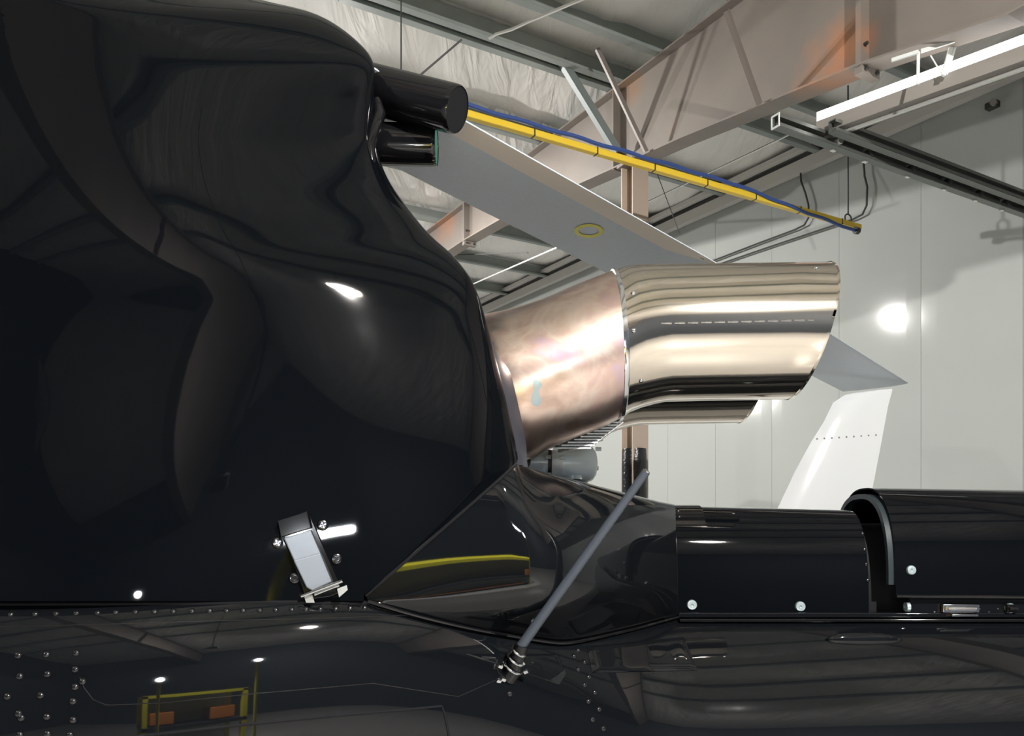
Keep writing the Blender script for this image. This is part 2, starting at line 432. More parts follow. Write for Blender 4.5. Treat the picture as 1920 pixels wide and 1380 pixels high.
wire('hanging_wire', [P(752, -120, 6.2), P(752, 210, 6.2)], .006, M['wire'], 'thin vertical wire hanging from the roof above the short black pipe', 'wire')
wire('hanging_wire', [P(866, 74, 7.2), P(775, 152, 7.2), P(700, 222, 7.2)], .009, M['wire'], 'thin slanting wire above the upper black pipe', 'wire')
wire('conduit', [P(918, 72, 6.9), P(930, 64, 6.8), P(960, 55, 6.7), P(992, 40, 6.55), P(1040, 20, 6.4), P(1095, -3, 6.2), P(1180, -40, 6)], .013, M['galvb'], 'light grey cable curving between the green roof purlins at the top', 'cable')
wire('brace_rod', [plane_hit(870, 540, -2.5), plane_hit(1049, 462, -2.5)], .012, M['galvb'], 'pale bracing rod crossing the purlins beside the cowling', 'rod')
wire('brace_rod', [plane_hit(840, 478, -2.7), plane_hit(990, 474, -2.5)], .008, M['wire'], 'thin dark nearly level rod beside the cowling edge', 'rod')
wire('brace_rod', [plane_hit(1200, 385, -1.4), plane_hit(1480, 252, -1.5)], .010, M['galvb'], 'pale bracing rod running up to the right above the yellow rail', 'rod')
wire('hanging_wire', [plane_hit(1230, 320, -1.5), plane_hit(1275, 440, -1.5)], .005, M['wire'], 'very thin wire slanting below the yellow rail beside the column', 'wire')
# C-track with rollers
ta = P(1440, 236, 5.5); td = PD
zt = ta.z
root = empty('roller_track', ta+td*2, 'dark galvanised double track with rollers running to the right along the wall', 'track')
def channel(s_off, zoff, t_a, t_b, mtl, name, hgt=.085):
    mb = MB(); mid = ta+td*((t_a+t_b)/2)+RD*s_off+up*zoff; L = td*((t_b-t_a)/2)
    mb.box(mid, L, RD*.004, up*(hgt/2)); mb.box(mid+up*(hgt/2)-RD*.03, L, RD*.03, up*.004); mb.box(mid-up*(hgt/2)-RD*.03, L, RD*.03, up*.004)
    mb.box(mid+up*(hgt/2-.012)-RD*.06, L, RD*.003, up*.012); mb.box(mid-up*(hgt/2-.012)-RD*.06, L, RD*.003, up*.012)
    mb.build(name, mtl, root, smooth=False)
channel(-.04, 0, 0, 3.6, M['galv'], 'channel')
channel(-.15, .03, .45, 3.6, M['galv'], 'channel')
mb = MB(); c = ta-RD*.07
for dz, hh in ((.042, .006), (-.042, .006)): mb.box(c+up*dz, td*.004, RD*.035, up*hh)
mb.box(c+RD*.035, td*.004, RD*.005, up*.045); mb.box(c-RD*.03, td*.004, RD*.004, up*.04); mb.build('end_rim', M['hanger'], root, smooth=False)
for k, tt in enumerate([.62, .98, 1.5, 1.98, 2.42, 2.82, 3.2]):
    c = ta+td*tt
    mb = MB(); mb.box(c-RD*.12+up*.03, td*.02, RD*.06, up*.010); mb.box(c-RD*.05+up*.0, td*.02, RD*.012, up*.055); mb.build('cross_bracket', M['galvb'], root, smooth=False)
    mb = MB(); cc = c-RD*.10; mb.tube([cc-RD*.02, cc+RD*.03], .03, 12); mb.build('roller', M['dark'] if k else M['galvb'], root)
# strip light
la, lb = P(1538, 232, 5.75), P(1920, 92, 4.863); ld = (lb-la)*1.6; lb = la+ld; lb.z = la.z; ld = lb-la; lu = ld.normalized(); lsd = lu.cross(up)
root = empty('strip_light', (la+lb)/2, 'long lit strip lamp with grey housing hung beneath the brown beam on the right', 'lamp')
mb = MB(); mb.box((la+lb)/2-up*.06, ld/2, lsd*.075, up*.05); mb.build('housing', M['housing'], root, smooth=False, bev=.004)
mb = MB(); mb.box((la+lb)/2+up*.022, ld/2, lsd*.072, up*.036); mb.build('diffuser', M['tube'], root, smooth=False, bev=.006)
mb = MB(); mb.box((la+lb)/2-up*.12, ld/2*.99, lsd*.012, up*.012); mb.build('lower_rail', M['galvb'], root, smooth=False)
root = empty('lamp_hanger', P(1730, 110, 5.1), 'pale steel bracket frame on the beam above the strip lamp', 'bracket')
DH = 5.15
for a, b, rr in [((1672, 113), (1722, 97), .012), ((1727, 96), (1790, 76), .012), ((1722, 97), (1721, 158), .009), ((1787, 78), (1768, 142), .014), ((1795, 76), (1775, 140), .007), ((1745, 104), (1768, 142), .004)]:
    mb = MB(); pa, pb = P(*a, DH), P(*b, DH-.1); d = (pb-pa); u = d.normalized().cross(Vector((0, 1, 0))).normalized()
    mb.box((pa+pb)/2, d/2, u*rr, d.normalized().cross(u)*rr*.5); mb.build('strut', M['hanger'], root, smooth=False)
h = plane_hit(1864, 199, -.02)
root = empty('wall_sensor', h, 'small dark sensor box high on the white wall at right', 'sensor')
mb = MB(); mb.box(h-PD*.03, PD*.04, RD*.055, up*.03); mb.build('body', M['dark'], root, smooth=False, bev=.004)
mb = MB(); mb.tube([h-PD*.05-RD*.03, h-PD*.11-RD*.05-up*.01], .03, 10); mb.build('lens_hood', M['housing'], root)
# high bay lamps
def high_bay(pos, i, where, k=1.0):
    root = empty('high_bay_lamp', pos, 'round high bay lamp hanging from the roof '+where, 'lamp', 'high bay lamps')
    mb = MB(); mb.lathe([(0.001, .32), (.06, .32), (.07, .18), (.20, .04), (.22, 0), (.21, 0), (.19, .04), (.06, .16)], 24)
    o = mb.build('reflector', M['housing'], root); o.matrix_parent_inverse = Matrix.Identity(4)
    mb = MB(); mb.lathe([(0.001, .03), (.10, .03), (.15, .04)], 20)
    o = mb.build('lens', M['lamp'], root); o.matrix_parent_inverse = Matrix.Identity(4)
    mb = MB(); s = (pos-Q0).dot(RD); mb.tube([(0, 0, .32), (0, 0, roofH(s)-pos.z+.1)], .012, 6)
    o = mb.build('hanger_rod', M['wire'], root); o.matrix_parent_inverse = Matrix.Identity(4)
    l = bpy.data.lights.new('high_bay_light', 'POINT'); l.energy = LAMP_W*8*k
    l.shadow_soft_size = .07; l.color = (1, .965, .92)
    lo = bpy.data.objects.new('high_bay_light', l); COL.objects.link(lo); lo.parent = root; lo.location = (0, 0, -.035)
high_bay(Vector((-2.4, 9.4, EYE+4.15)), 0, 'behind the black cowling', .24)
high_bay(B(-9.5, -6.8, EYE+3.5), 1, 'to the right of the picture', .62)
high_bay(B(-5.0, -13.2, EYE+3.6), 2, 'behind the photographer', .10)
high_bay(B(10.0, -9.0, EYE+4.0), 3, 'far to the left of the helicopter', .62)

# ================================================================== HELICOPTER
HC = 3.27
heli = empty('helicopter', (0, HC, 0), 'large glossy black helicopter with polished exhaust nozzles and grey rotor blade', 'helicopter')
# ---- lower fuselage and tail boom: one loft of superellipse sections
def bsec(X):
    w1 = sstep(-1.4, .75, X); w2 = sstep(-.6, .62, X)
    return lerp(1.28, .60, w1), lerp(.80, .60, w2), lerp(5.0, 2.0, w2), lerp(-.85, -.889, w2)
def spow(c, e): return math.copysign(abs(c)**e, c)
mb = MB(); rows = []
Xs = [-4.5+.1*k for k in range(0, 116)]
for X in Xs:
    a, b, n, zc = bsec(X)
    k = 1.0
    if X < -3.6: k = math.sqrt(max(0.0, 1-((-3.6-X)/.9)**2))*.999+.001
    if X > 2.0: k = 1-.05*(X-2.0)
    rows.append([(X, HC-k*a*spow(math.cos(q), 2/n), EYE+zc+k*b*spow(math.sin(q), 2/n)) for q in [2*math.pi*j/120 for j in range(120)]])
mb.grid(rows, True)
k0 = len(mb.v); mb.f.append(tuple(range(k0-120, k0)))
boom = mb.build('tail_boom', M['black'], heli); tag(boom, 'glossy black lower fuselage and tail boom with rivet rows')
boom_bvh = mb.bvh()

# ---- engine cowling
XR = [(-112, -900), (-108, -500), (-95, -120), (-80, 60), (-60, 210), (-35, 350), (0, 490), (20, 575), (45, 628), (85, 678), (115, 699), (150, 703), (190, 702), (230, 702), (270, 704), (310, 716),
      (350, 736), (400, 772), (440, 806), (480, 850), (520, 881), (560, 899), (610, 914), (690, 936), (770, 955), (862, 974), (950, 992), (1060, 1005), (1200, 1012)]
DSIL = 2.64
def seam_x(py): return 972-(py-866)*(292/252.)
def cowl_D(px, py):
    xr = smooth_interp(XR, py)
    D0 = 2.06+.34*sstep(0, 950, px)
    # belly of the cowl: flares out towards the bottom left
    D0 += .13*(1-sstep(-100, 520, py))
    D0 += .11*(1-sstep(560, 1180, py))*(1-.7*sstep(-100, 900, px))
    R = lerp(430, 330, sstep(500, 900, py))
    f = min(1.0, max(0, (xr-px))/R)
    g = 1-math.sqrt(max(0, 1-(1-f)**2))
    return D0+(DSIL-D0)*g*1.0
mb = MB(); rows = []; rows_b = []
pys = [-112, -110, -107, -102, -95, -86, -76, -66, -54, -42, -30, -18, -6]+[4+8*k for k in range(0, 141)]
pys = [p for p in pys if p <= 1127]+[1127]
for py in pys:
    xr = smooth_interp(XR, py); cut = None
    if py > 866: cut = seam_x(py)
    xe = min(xr, cut) if cut else xr
    if py > 1118: xe = 682
    row = []; NB = 110
    for j in range(NB+1):
        f = j/NB
        if f < .3: px = lerp(-900, xe-500 if xe > -300 else lerp(-900, xe, .5), f/.3)
        else:
            a0 = xe-500 if xe > -300 else lerp(-900, xe, .5)
            g = (f-.3)/.7; px = lerp(a0, xe, math.sin(g*math.pi/2)**1.0)
        row.append((px, cowl_D(px, py)))
    front = [P(px, py, D) for px, D in row]
    back = []
    for px, D in row[::-1][1:]:
        back.append(P(px, py, max(D, DSIL)+(DSIL-D)*1.2+.002))
    rows.append(front+back)
cowl_mb = mb; mb.grid(rows)
# close the left end and the bottom
mb.f.append(tuple(range((len(rows)-1)*len(rows[0]), len(rows)*len(rows[0]))))
cowl = mb.build('engine_cowling', M['blackdimmed'], heli); tag(cowl, 'glossy black curved engine cowling')
cowl_bvh = mb.bvh()
# black lip and dark rim where the exhaust leaves the cowling
mb = MB(); ra, rb = [], []
for k in range(30):
    py = lerp(640, 872, k/29); x = smooth_interp(XR, py)
    wd = lerp(0, 20, sstep(640, 700, py)); wd = wd*(1-.3*sstep(820, 872, py))
    ra.append([P(x-14, py, DSIL-.05), P(x+2, py, DSIL-.012), P(x+wd, py+4, DSIL+.05), P(x+wd-10, py+4, DSIL+.4)])
mb.grid(ra); mb.build('cowling_lip', M['lipgrey'], cowl)
# ---- tail cone fairing between cowling and shaft cover
Tt = [(0, (686, 1117)), (.18, (780, 1036)), (.36, (880, 949)), (.5, (968, 871)), (.56, (1000, 880)), (.72, (1090, 903)), (.86, (1180, 926)), (.95, (1235, 940)), (1, (1266, 946))]
Bt = [(0, (690, 1126)), (.15, (780, 1152)), (.3, (880, 1176)), (.45, (985, 1195)), (.55, (1050, 1204)), (.62, (1090, 1200)), (.8, (1180, 1180)), (1, (1272, 1156))]
def tab2(tab, u):
    return interp([(a, b[0]) for a, b in tab], u), interp([(a, b[1]) for a, b in tab], u)
mb = MB(); rows = []
NU, NV = 80, 40
def cone_D(px, py):
    x = (px-985)/370.0; y = (py-1015)/160.0
    D = 2.385+(.95*x*x if x > 0 else -.05*x*x)
    D += (.015*y*y+.05*y**4 if y < 0 else .02*y*y+.03*y**4)*(1.0 if x > 0 else 1-.75*sstep(0, .75, -x))
    return D
def sm(tab, u):
    return smooth_interp([(a, b[0]) for a, b in tab], u), smooth_interp([(a, b[1]) for a, b in tab], u)
def cone_pt(u, v):
    tx, ty = tab2(Tt, u); bx, by = sm(Bt, u)
    px = lerp(bx, tx, v); py = lerp(by, ty, v)
    D = cone_D(px, py)
    roll = sstep(.45, .62, u)
    D += roll*.30*(1-math.sqrt(max(0, 1-(max(0, v-.45)/.55)**2)))*(1-.35*sstep(.62, 1, u))
    hb = cast(boom_bvh, bx, by+3); Db = min(3.03, hb[2]-.012) if hb else D
    D = lerp(D, max(D, Db), max(0, 1-v/.32)**2)
    return P(px, py, D)
for i in range(NU+1):
    u = i/NU; rows.append([cone_pt(u, math.sin(j/NV*math.pi/2)) for j in range(NV+1)])
mb.grid(rows)
front_n = len(mb.v)
mb.grid([[r[-1], r[-1]+Vector((0, .25, -.02))] for r in rows]); mb.grid([[r[0], r[0]+Vector((0, .2, -.03))] for r in rows])
cone = mb.build('tail_fairing', M['black'], heli); tag(cone, 'black wedge-shaped fairing behind the diagonal seam')
cone_bvh = mb.bvh()
edge = [cone_pt(i/NU, 0)+Vector((0, -.006, -.002)) for i in range(NU+1)]
mb = MB(); mb.tube(edge, .0055, 6); mb.build('fairing_bead', M['black2'], cone)
edge = [cone_pt(i/NU*.5, 1)+Vector((0, -.004, 0)) for i in range(NU+1)]
mb = MB(); mb.tube(edge, .005, 6); mb.build('seam_seal', M['blackmatte'], cone)
# ---- drive shaft covers
def arch(X0, X1, zb0, h0, zb1, h1, a, n, name, mtl, thick=.0, segs=44, full=math.pi):
    mb = MB(); rows = []
    for k in range(21):
        f = k/20; X = lerp(X0, X1, f); zb = lerp(zb0, zb1, f); h = lerp(h0, h1, f)
        outer = [(X, HC-a*spow(math.cos(q), 2/n), EYE+zb+h*spow(math.sin(q), 2/n)) for q in [full*j/segs for j in range(segs+1)]]
        if thick:
            inner = [(X, HC-(a-thick)*spow(math.cos(q), 2/n), EYE+zb+(h-thick)*spow(math.sin(q), 2/n)) for q in [full*j/segs for j in range(segs, -1, -1)]]
            outer += inner
        rows.append(outer)
    mb.grid(rows, bool(thick))
    if thick:
        for base in (0, 20*len(rows[0])):
            nn = len(rows[0])
            for j in range(segs): mb.f.append((base+j, base+j+1, base+nn-2-j, base+nn-1-j))
    return mb
mb = arch(.645, 1.41, -.318, .434, -.318, .416, .215, 2.7, 'x', None, .004)
cov1 = mb.build('shaft_cover', M['blackdimmed'], heli); cov1_bvh = mb.bvh()
mb = arch(1.38, 4.6, -.318, .36, -.318, .36, .16, 2.4, 'x', None, .004)
mb.build('inner_tunnel', M['blackmatte'], heli)
mb = arch(1.487, 6.4, -.243, .434, -.28, .40, .275, 2.6, 'x', None, .006)
hood = mb.build('shaft_hood', M['blackdimmed'], heli); tag(hood, 'raised black hood over the drive shaft at right'); hood_bvh = mb.bvh()
mb = arch(1.465, 1.50, -.20, .365, -.20, .365, .262, 2.6, 'x', None, .02, full=math.pi)
mb.build('hood_rib', M['ribgrey'], hood)
# join ring between fairing and cover
mb = arch(.625, .655, -.318, .442, -.318, .442, .222, 2.7, 'x', None, .006); mb.build('cover_band', M['black2'], cov1)
mb = MB(); rws = []
for X in (.655, .70, .74, .78):
    rws.append([(X, HC-.218*spow(math.cos(q), 2/2.7), EYE-.318+.438*spow(math.sin(q), 2/2.7)) for q in [math.radians(46+88*j/24) for j in range(25)]])
mb.grid(rws); mb.build('cover_tab', M['black2'], cov1)
# flange rails
yb0 = HC-.235
mb = MB(); mb.box((3.6, yb0+.012, EYE-.320), (2.95, 0, 0), (0, .03, 0), (0, 0, .010)); fl = mb.build('cover_flange', M['black'], heli, bev=.004)
mb = MB(); mb.box((3.6, yb0-.010, EYE-.338), (2.95, 0, 0), (0, .03, 0), (0, 0, .006)); mb.build('boom_flange', M['black2'], heli, bev=.003)
mb = MB(); mb.box((4.55, yb0-.008, EYE-.287), (3.0, 0, 0), (0, .004, 0), (0, 0, .04)); base = mb.build('hood_base', M['black'], heli, bev=.003); base_mb = mb
mb2 = MB(); mb2.box((4.55, yb0-.02, EYE-.262), (3.0, 0, 0), (0, .004, 0), (0, 0, .004)); mb2.build('base_ridge', M['black2'], base)
bb = base_mb.bvh()
# hood lower edge
mb = MB(); mb.tube([(1.487, HC-.279, EYE-.243), (6.4, HC-.279, EYE-.28)], .006, 6); mb.build('hood_edge', M['black2'], hood)
# hinge on the hood base
for px, wd in ((1797, 34), (1893, 10)):
    a = cast(bb, px, 1140); c = a[0] if a else P(px, 1140, 3.02)
    mb = MB(); mb.box(c+Vector((0, -.012, 0)), (wd/F*3.0, 0, 0), (0, .008, 0), (0, 0, .016)); mb.tube([c+Vector((-wd/F*2.4, -.024, .0)), c+Vector((wd/F*2.4, -.024, .0))], .008, 8)
    mb.build('hinge', M['chrome'] if wd > 20 else M['black2'], base, bev=.002)
for z, yy, lw in ((-.30, -.022, .05), ):
    mb = MB(); mb.box((1.755, yb0+yy, EYE-.318), (lw, 0, 0), (0, .02, 0), (0, 0, .004)); mb.build('hinge_leaf', M['chrome'], base, bev=.001)

# ---- fasteners
mbr = MB(); mbr.lathe([(.0, .0055), (.003, .0054), (.006, .0042), (.0078, .0018), (.0082, -.001)], 14); RIV = proto(mbr, 'rivet', M['rivet'])
mbr = MB(); mbr.lathe([(.004, .004), (.0052, .009), (.010, .0095), (.0165, .0085), (.0185, .004), (.0185, -.003)], 18); mbr.lathe([(0, .0035), (.0045, .0035)], 10)
SCR = proto(mbr, 'screw', M['screw'])
mbr = MB(); mbr.lathe([(0, .004), (.004, .0042), (.0055, .008), (.010, .0085), (.0145, .007), (.0165, .002), (.0165, -.002)], 18)
for a in (0, math.pi/2):
    mbr.box((0, 0, .0085), (math.cos(a)*.010, math.sin(a)*.010, 0), (-math.sin(a)*.0018, math.cos(a)*.0018, 0), (0, 0, .0015))
SCB = proto(mbr, 'dark_screw', M['chrome']); SCB.materials[0] = M['rivet']
rx = [20, 66, 105, 143, 183, 217, 254, 290, 325, 360, 393, 425, 456, 487, 517, 547, 574, 601, 630, 657, 684]
for x in rx:
    y = interp([(0, 1152), (250, 1147), (480, 1144), (690, 1139)], x)
    h = cast(boom_bvh, x, y); stamp('rivet', RIV, h, boom, 1.05)
for x, y in [(34, 1229), (87, 1227), (143, 1224), (37, 1268), (89, 1264), (141, 1255), (141, 1288), (14, 1306), (76, 1304), (137, 1315), (40, 1346), (88, 1344), (137, 1350), (37, 1378), (89, 1376), (131, 1378), (35, 1338),
             (1084, 1219), (1076, 1230), (1096, 1241), (1084, 1255), (1104, 1269), (1096, 1284), (1115, 1298), (1103, 1315), (1123, 1330), (1111, 1349), (1131, 1366), (997, 1243), (956, 1301), (155, 1278)]:
    h = cast(boom_bvh, x, y)
    if h: stamp('rivet', RIV, h, boom, 1.15)
for x, y in [(1297, 1134), (1500, 1137)]:
    h = cast(cov1_bvh, x, y); 
    if h: stamp('screw', SCR, h, cov1, 1.1, random.random())
for x, y in [(1702, 1138), (1893, 1140)]:
    h = cast(bb, x, y)
    if h: stamp('screw', SCR, h, base, 1.1, random.random())
h = cast(hood_bvh, 1708, 1069); stamp('screw', SCR, h, hood, 1.0)
h = cast(cone_bvh, 1004, 1165); stamp('screw', SCR, h, cone, .85)
for x, y in [(1619, 970), (1623, 1000), (1627, 1030), (1630, 1058), (1633, 1088)]:
    h = cast(cov1_bvh, x-6, y)
    if h: stamp('rivet', RIV, h, cov1, 1.0)
for x, y in [(1268, 958), (1270, 969)]:
    h = cast(cov1_bvh, x+3, y)
    if h: stamp('rivet', RIV, h, cov1, 1.2)
for k in range(9):
    h = cast(bb, 1752+k*17, 1148-(6 if k % 2 else 0))
    if h: stamp('rivet', RIV, h, base, .7)

# ---- panel seams and doubler plates on the boom
def surf_line(name, pts, bvh, r, mtl, parent, lift=.0):
    out = []
    for (x0, y0), (x1, y1) in zip(pts, pts[1:]):
        n = max(2, int(math.hypot(x1-x0, y1-y0)/12))
        for k in range(n):
            h = cast(bvh, lerp(x0, x1, k/n), lerp(y0, y1, k/n))
            if h: out.append(h[0]+h[1]*lift)
    h = cast(bvh, *pts[-1]); out.append(h[0]+h[1]*lift)
    mb = MB(); mb.tube(out, r, 6); return mb.build(name, mtl, parent)
def surf_patch(name, pts, bvh, thick, mtl, parent, nx=24, ny=10):   # pts: four corners in order
    rows = []
    for i in range(nx+1):
        u = i/nx; row = []
        for j in range(ny+1):
            v = j/ny
            x = lerp(lerp(pts[0][0], pts[1][0], u), lerp(pts[3][0], pts[2][0], u), v); y = lerp(lerp(pts[0][1], pts[1][1], u), lerp(pts[3][1], pts[2][1], u), v)
            h = cast(bvh, x, y); row.append(h[0]+h[1]*(thick if 0 < i < nx and 0 < j < ny else thick*.25))
        rows.append(row)
    mb = MB(); mb.grid(rows); return mb.build(name, mtl, parent)
surf_line('panel_seam', [(-60, 1176), (170, 1171), (420, 1163), (640, 1158), (760, 1153)], boom_bvh, .0016, M['black2'], boom)
surf_line('panel_seam', [(150, 1270), (158, 1290), (175, 1312), (200, 1322), (300, 1318), (480, 1300), (700, 1281), (860, 1306), (945, 1268)], boom_bvh, .0015, M['black2'], boom)
surf_line('panel_gap', [(240, 1383), (400, 1365), (600, 1345), (760, 1331), (828, 1324), (834, 1340), (842, 1383)], boom_bvh, .004, M['blackmatte'], boom)
surf_patch('doubler_plate', [(1100, 1212), (1282, 1195), (1308, 1257), (1110, 1262)], boom_bvh, .006, M['black'], boom)
surf_patch('doubler_plate', [(870, 1226), (1045, 1226), (1062, 1262), (1048, 1284)], boom_bvh, .006, M['black'], boom)
surf_line('cowling_seal', [(-100, 1133), (200, 1132), (540, 1129), (690, 1131)], boom_bvh, .006, M['blackmatte'], boom)
# tie-down fairing under the hood
mb = MB(); h = cast(boom_bvh, 1620, 1200)
rows = []
for i in range(13):
    u = -1+2*i/12; rr = math.sqrt(max(0, 1-u*u))
    rows.append([h[0]+Vector((u*.15, -rr*.02*math.sin(q), rr*.03*math.cos(q))) for q in [2*math.pi*k/12 for k in range(12)]])
mb.grid(rows, True); mb.build('bump_fairing', M['black'], boom)

# ---- short pipes on top
def short_pipe(a, b, r0, r1, name, capmat, label):
    d = (b-a).normalized(); pts = [a, b-d*.012, b]
    mb = MB(); mb.tube([a, b-d*.02, b-d*.006, b], [r0, r1, r1*.985, r1*.94], 40, cap=False)
    mb.tube([b, b-d*.02], [r1*.94, r1*.92], 40, cap=False)
    o = mb.build(name, M['black2'], heli)
    mb = MB(); mb.tube([b-d*.004, b-d*.003], r1*.935, 40); mb.build('end_cap', capmat, o)
    tag(o, label); return o
D1 = 2.66
a = P(655, 158, D1+.14); b = P(858, 206, D1); short_pipe(a, b, .086, .078, 'vent_pipe', M['blackmatte'], 'upper black vent pipe')
a = P(668, 269, D1+.14); b = P(819, 273, D1+.14); short_pipe(a, b, .073, .072, 'vent_pipe', M['teal'], 'lower black vent pipe with a teal cap')
# swept collar below the pipes
mb = MB(); mb.tube([P(*q, D) for q, D in [((706, 190), 2.66), ((712, 215), 2.64), ((703, 240), 2.62), ((693, 275), 2.60), ((697, 310), 2.60), ((712, 345), 2.61), ((735, 378), 2.64)]], [.018, .022, .02, .018, .016, .012, .004], 14)
mb.build('vent_collar', M['black2'], cowl)

# ---- exhausts
def exhaust(D, label):
    root = D-2.95
    def ring(xt, yt, xb, yb, k=1.0, seg=72):
        # vertical/tilted ellipse from its top and bottom points, authored at the near nozzle's depth then moved back
        t, b = P(xt, yt, 2.95), P(xb, yb, 2.95); c = (t+b)/2; h = (t-b)/2; r = h.length*k
        dy = Vector((0, 1, 0)); return [c+h*k*math.cos(q)+dy*(.128/.128)*min(r, .252)*math.sin(q)+Vector((0, root, 0)) for q in [2*math.pi*j/seg for j in range(seg)]]
    st = [(860, 640, 900, 850), (905, 594, 975, 866), (945, 586, 1005, 856), (985, 575, 1030, 840), (1025, 561, 1058, 829), (1060, 546, 1085, 818), (1092, 533, 1110, 809), (1120, 522, 1137, 798), (1142, 514, 1160, 786)]
    mb = MB(); mb.grid([ring(*s) for s in st], True); pipe = mb.build('exhaust_pipe', M['pipe'], heli)
    tag(pipe, 'copper-tinted heat-stained exhaust pipe '+label)
    mb = MB(); c0 = (1142, 514, 1160, 786)
    mb.grid([ring(1142, 514, 1160, 786, 1.0), ring(1143, 513, 1161, 787, 1.022), ring(1149, 512, 1167, 785, 1.025), ring(1151, 512, 1169, 783, 1.0)], True)
    mb.build('joint_ring', M['chrome'], pipe)
    st = [(1150, 513, 1168, 782), (1158, 509, 1182, 772), (1170, 505, 1205, 763), (1190, 503, 1230, 756), (1215, 502, 1250, 752), (1300, 501, 1320, 750), (1400, 500, 1400, 749), (1470, 499, 1440, 748), (1540, 498, 1480, 747)]
    mb = MB(); rg = [ring(*s) for s in st]; rg.append(ring(1541, 498, 1481, 747, 1.012)); rg.append(ring(1545, 499, 1486, 746, 1.006)); rg.append(ring(1541, 498, 1481, 747, .985))
    rg += [ring(*s, k=.975) for s in st[::-1][1:4]]
    mb.grid(rg, True); noz = mb.build('exhaust_nozzle', M['nozzle'], heli); tag(noz, 'polished scarfed exhaust nozzle '+label)
    # weld seam on the near side
    for k in range(34):
        f = k/33; s0 = (lerp(1200, 1500, f), lerp(503, 498.5, f), lerp(1240, 1450, f), lerp(754, 748, f))
        rr = ring(*s0, k=1.004); j = int(72*.745); p = rr[j]
        if k % 3 == 2: continue
        mb = MB(); mb.tube([p-Vector((.012, 0, 0)), p+Vector((.009, 0, 0))], .0022+.001*(k*7 % 3), 6); mb.build('weld_bead', M['chrome'], noz)
    nb = BVHTree.FromPolygons(mb2_v(noz), mb2_f(noz))
    return pipe, noz, nb
def mb2_v(o): return [v.co.copy() for v in o.data.vertices]
def mb2_f(o): return [tuple(p.vertices) for p in o.data.polygons]
p1, n1, n1b = exhaust(2.95, 'nearest the viewer')
p2, n2, n2b = exhaust(3.59, 'on the far side, mostly hidden')
for x, y in [(1187, 549), (1188, 620), (1202, 714), (1530, 503)]:
    h = cast(n1b, x, y)
    if h: stamp('rivet', proto(MBR := (lambda q: (q.lathe([(0, .006), (.004, .0058), (.007, .004), (.009, 0)], 12), q)[1])(MB()), 'nozzle_rivet', M['chrome']), h, n1, 1.0)
# two pale repair spots on the pipe
pb = BVHTree.FromPolygons(mb2_v(p1), mb2_f(p1))
M['spot'] = mat('repair_spot', (0.35, 0.42, 0.44), 0.35, 0.5)
for (cx_, cy_, ww, hh) in [(1007, 722, 8, 11), (1005, 746, 9, 18)]:
    mb = MB(); ring = []
    ctr = cast(pb, cx_, cy_)
    vs = [ctr[0]+ctr[1]*.003]
    for k in range(14):
        a = 2*math.pi*k/14; q = 1+.15*math.sin(3*a+cx_); h = cast(pb, cx_+ww*q*math.cos(a), cy_+hh*q*math.sin(a)); vs.append(h[0]+h[1]*.0008)
    mb.add(vs, [(0, 1+k, 1+(k+1) % 14) for k in range(14)]); mb.build('repair_patch', M['spot'], p1)

# ---- cooler and canister under the exhaust
def cooler():
    D = 3.02
    mb = MB(); pf = [(1018, 842), (1160, 782), (1168, 790), (1108, 834), (1046, 845)]
    mb.prism([P(x, y, D+.03) for x, y in pf], [P(x, y, D+.2) for x, y in pf]); c = mb.build('cooler_grille', M['fins'], heli, smooth=False); tag(c, 'silver louvred cooler grille under the exhaust pipe')
    for k in range(10):
        f = k/9; y = lerp(790, 838, f); x1 = lerp(1163, 1107, f); x0 = lerp(1146, 1040, f)
        mb = MB(); mb.box((P(x0, y, D)+P(x1, y, D))/2, (P(x1, y, D)-P(x0, y, D))/2, (0, .03, .008), (0, 0, .0024)); mb.build('fin', M['whitep'], c, smooth=False)
    mb = MB(); mb.tube([P(1046, 846, D), P(1108, 836, D), P(1168, 791, D)], .006, 8); mb.build('rim', M['chrome'], c)
    D = 3.36
    def hx(x0, x1, yc, r, name, mtl, prof=None, lab=None):
        mb = MB(); prof = prof or [(0, 1), (1, 1)]
        mb.tube([P(lerp(x0, x1, f), yc, D) for f, _ in prof], [r/F*D*k for _, k in prof], 28); return mb.build(name, mtl, heli)
    can = hx(1050, 1120, 870, 36, 'oil_canister', M['canister'], [(0, 1), (.5, 1), (.72, .97), (.87, .85), (.96, .6), (1, .25)])
    tag(can, 'pale grey canister with rounded end under the exhaust')
    o = hx(985, 1027, 868, 32, 'oil_canister', M['canister'], [(0, .8), (.1, 1), (1, 1)])
    mb = MB(); mb.tube([P(1026, 870, D), P(1034, 870, D)], 33/F*D, 28); mb.build('black_band', M['dark'], can)
    mb = MB(); mb.tube([P(1033, 870, D-.002), P(1053, 870, D-.002)], 38/F*D, 28); mb.build('strap', M['whitep'], can)
    for x, y in [(1028, 857), (1054, 858), (1028, 890), (1122, 842), (1117, 878)]:
        mb = MB(); p = P(x, y, D-.09 if x < 1100 else D); mb.tube([p-Vector((.012, 0, 0)), p+Vector((.012, 0, 0))], .009, 8); mb.build('bolt', M['whitep'], can)
    mb = MB(); mb.tube([P(1072, 892, D-.06), P(1072, 899, D-.06)], .045, 20); mb.build('foot', M['canister'], can)
    mb = MB(); mb.box(P(1055, 945, D), (.10, 0, 0), (0, .08, 0), (0, 0, .09)); mb.build('deck', M['dark'], heli, smooth=False)
    p = P(982, 866, D-.08); mb = MB(); mb.tube([p, p+Vector((0, .02, 0))], .03, 16); mb.build('port', M['dark'], o)
cooler()

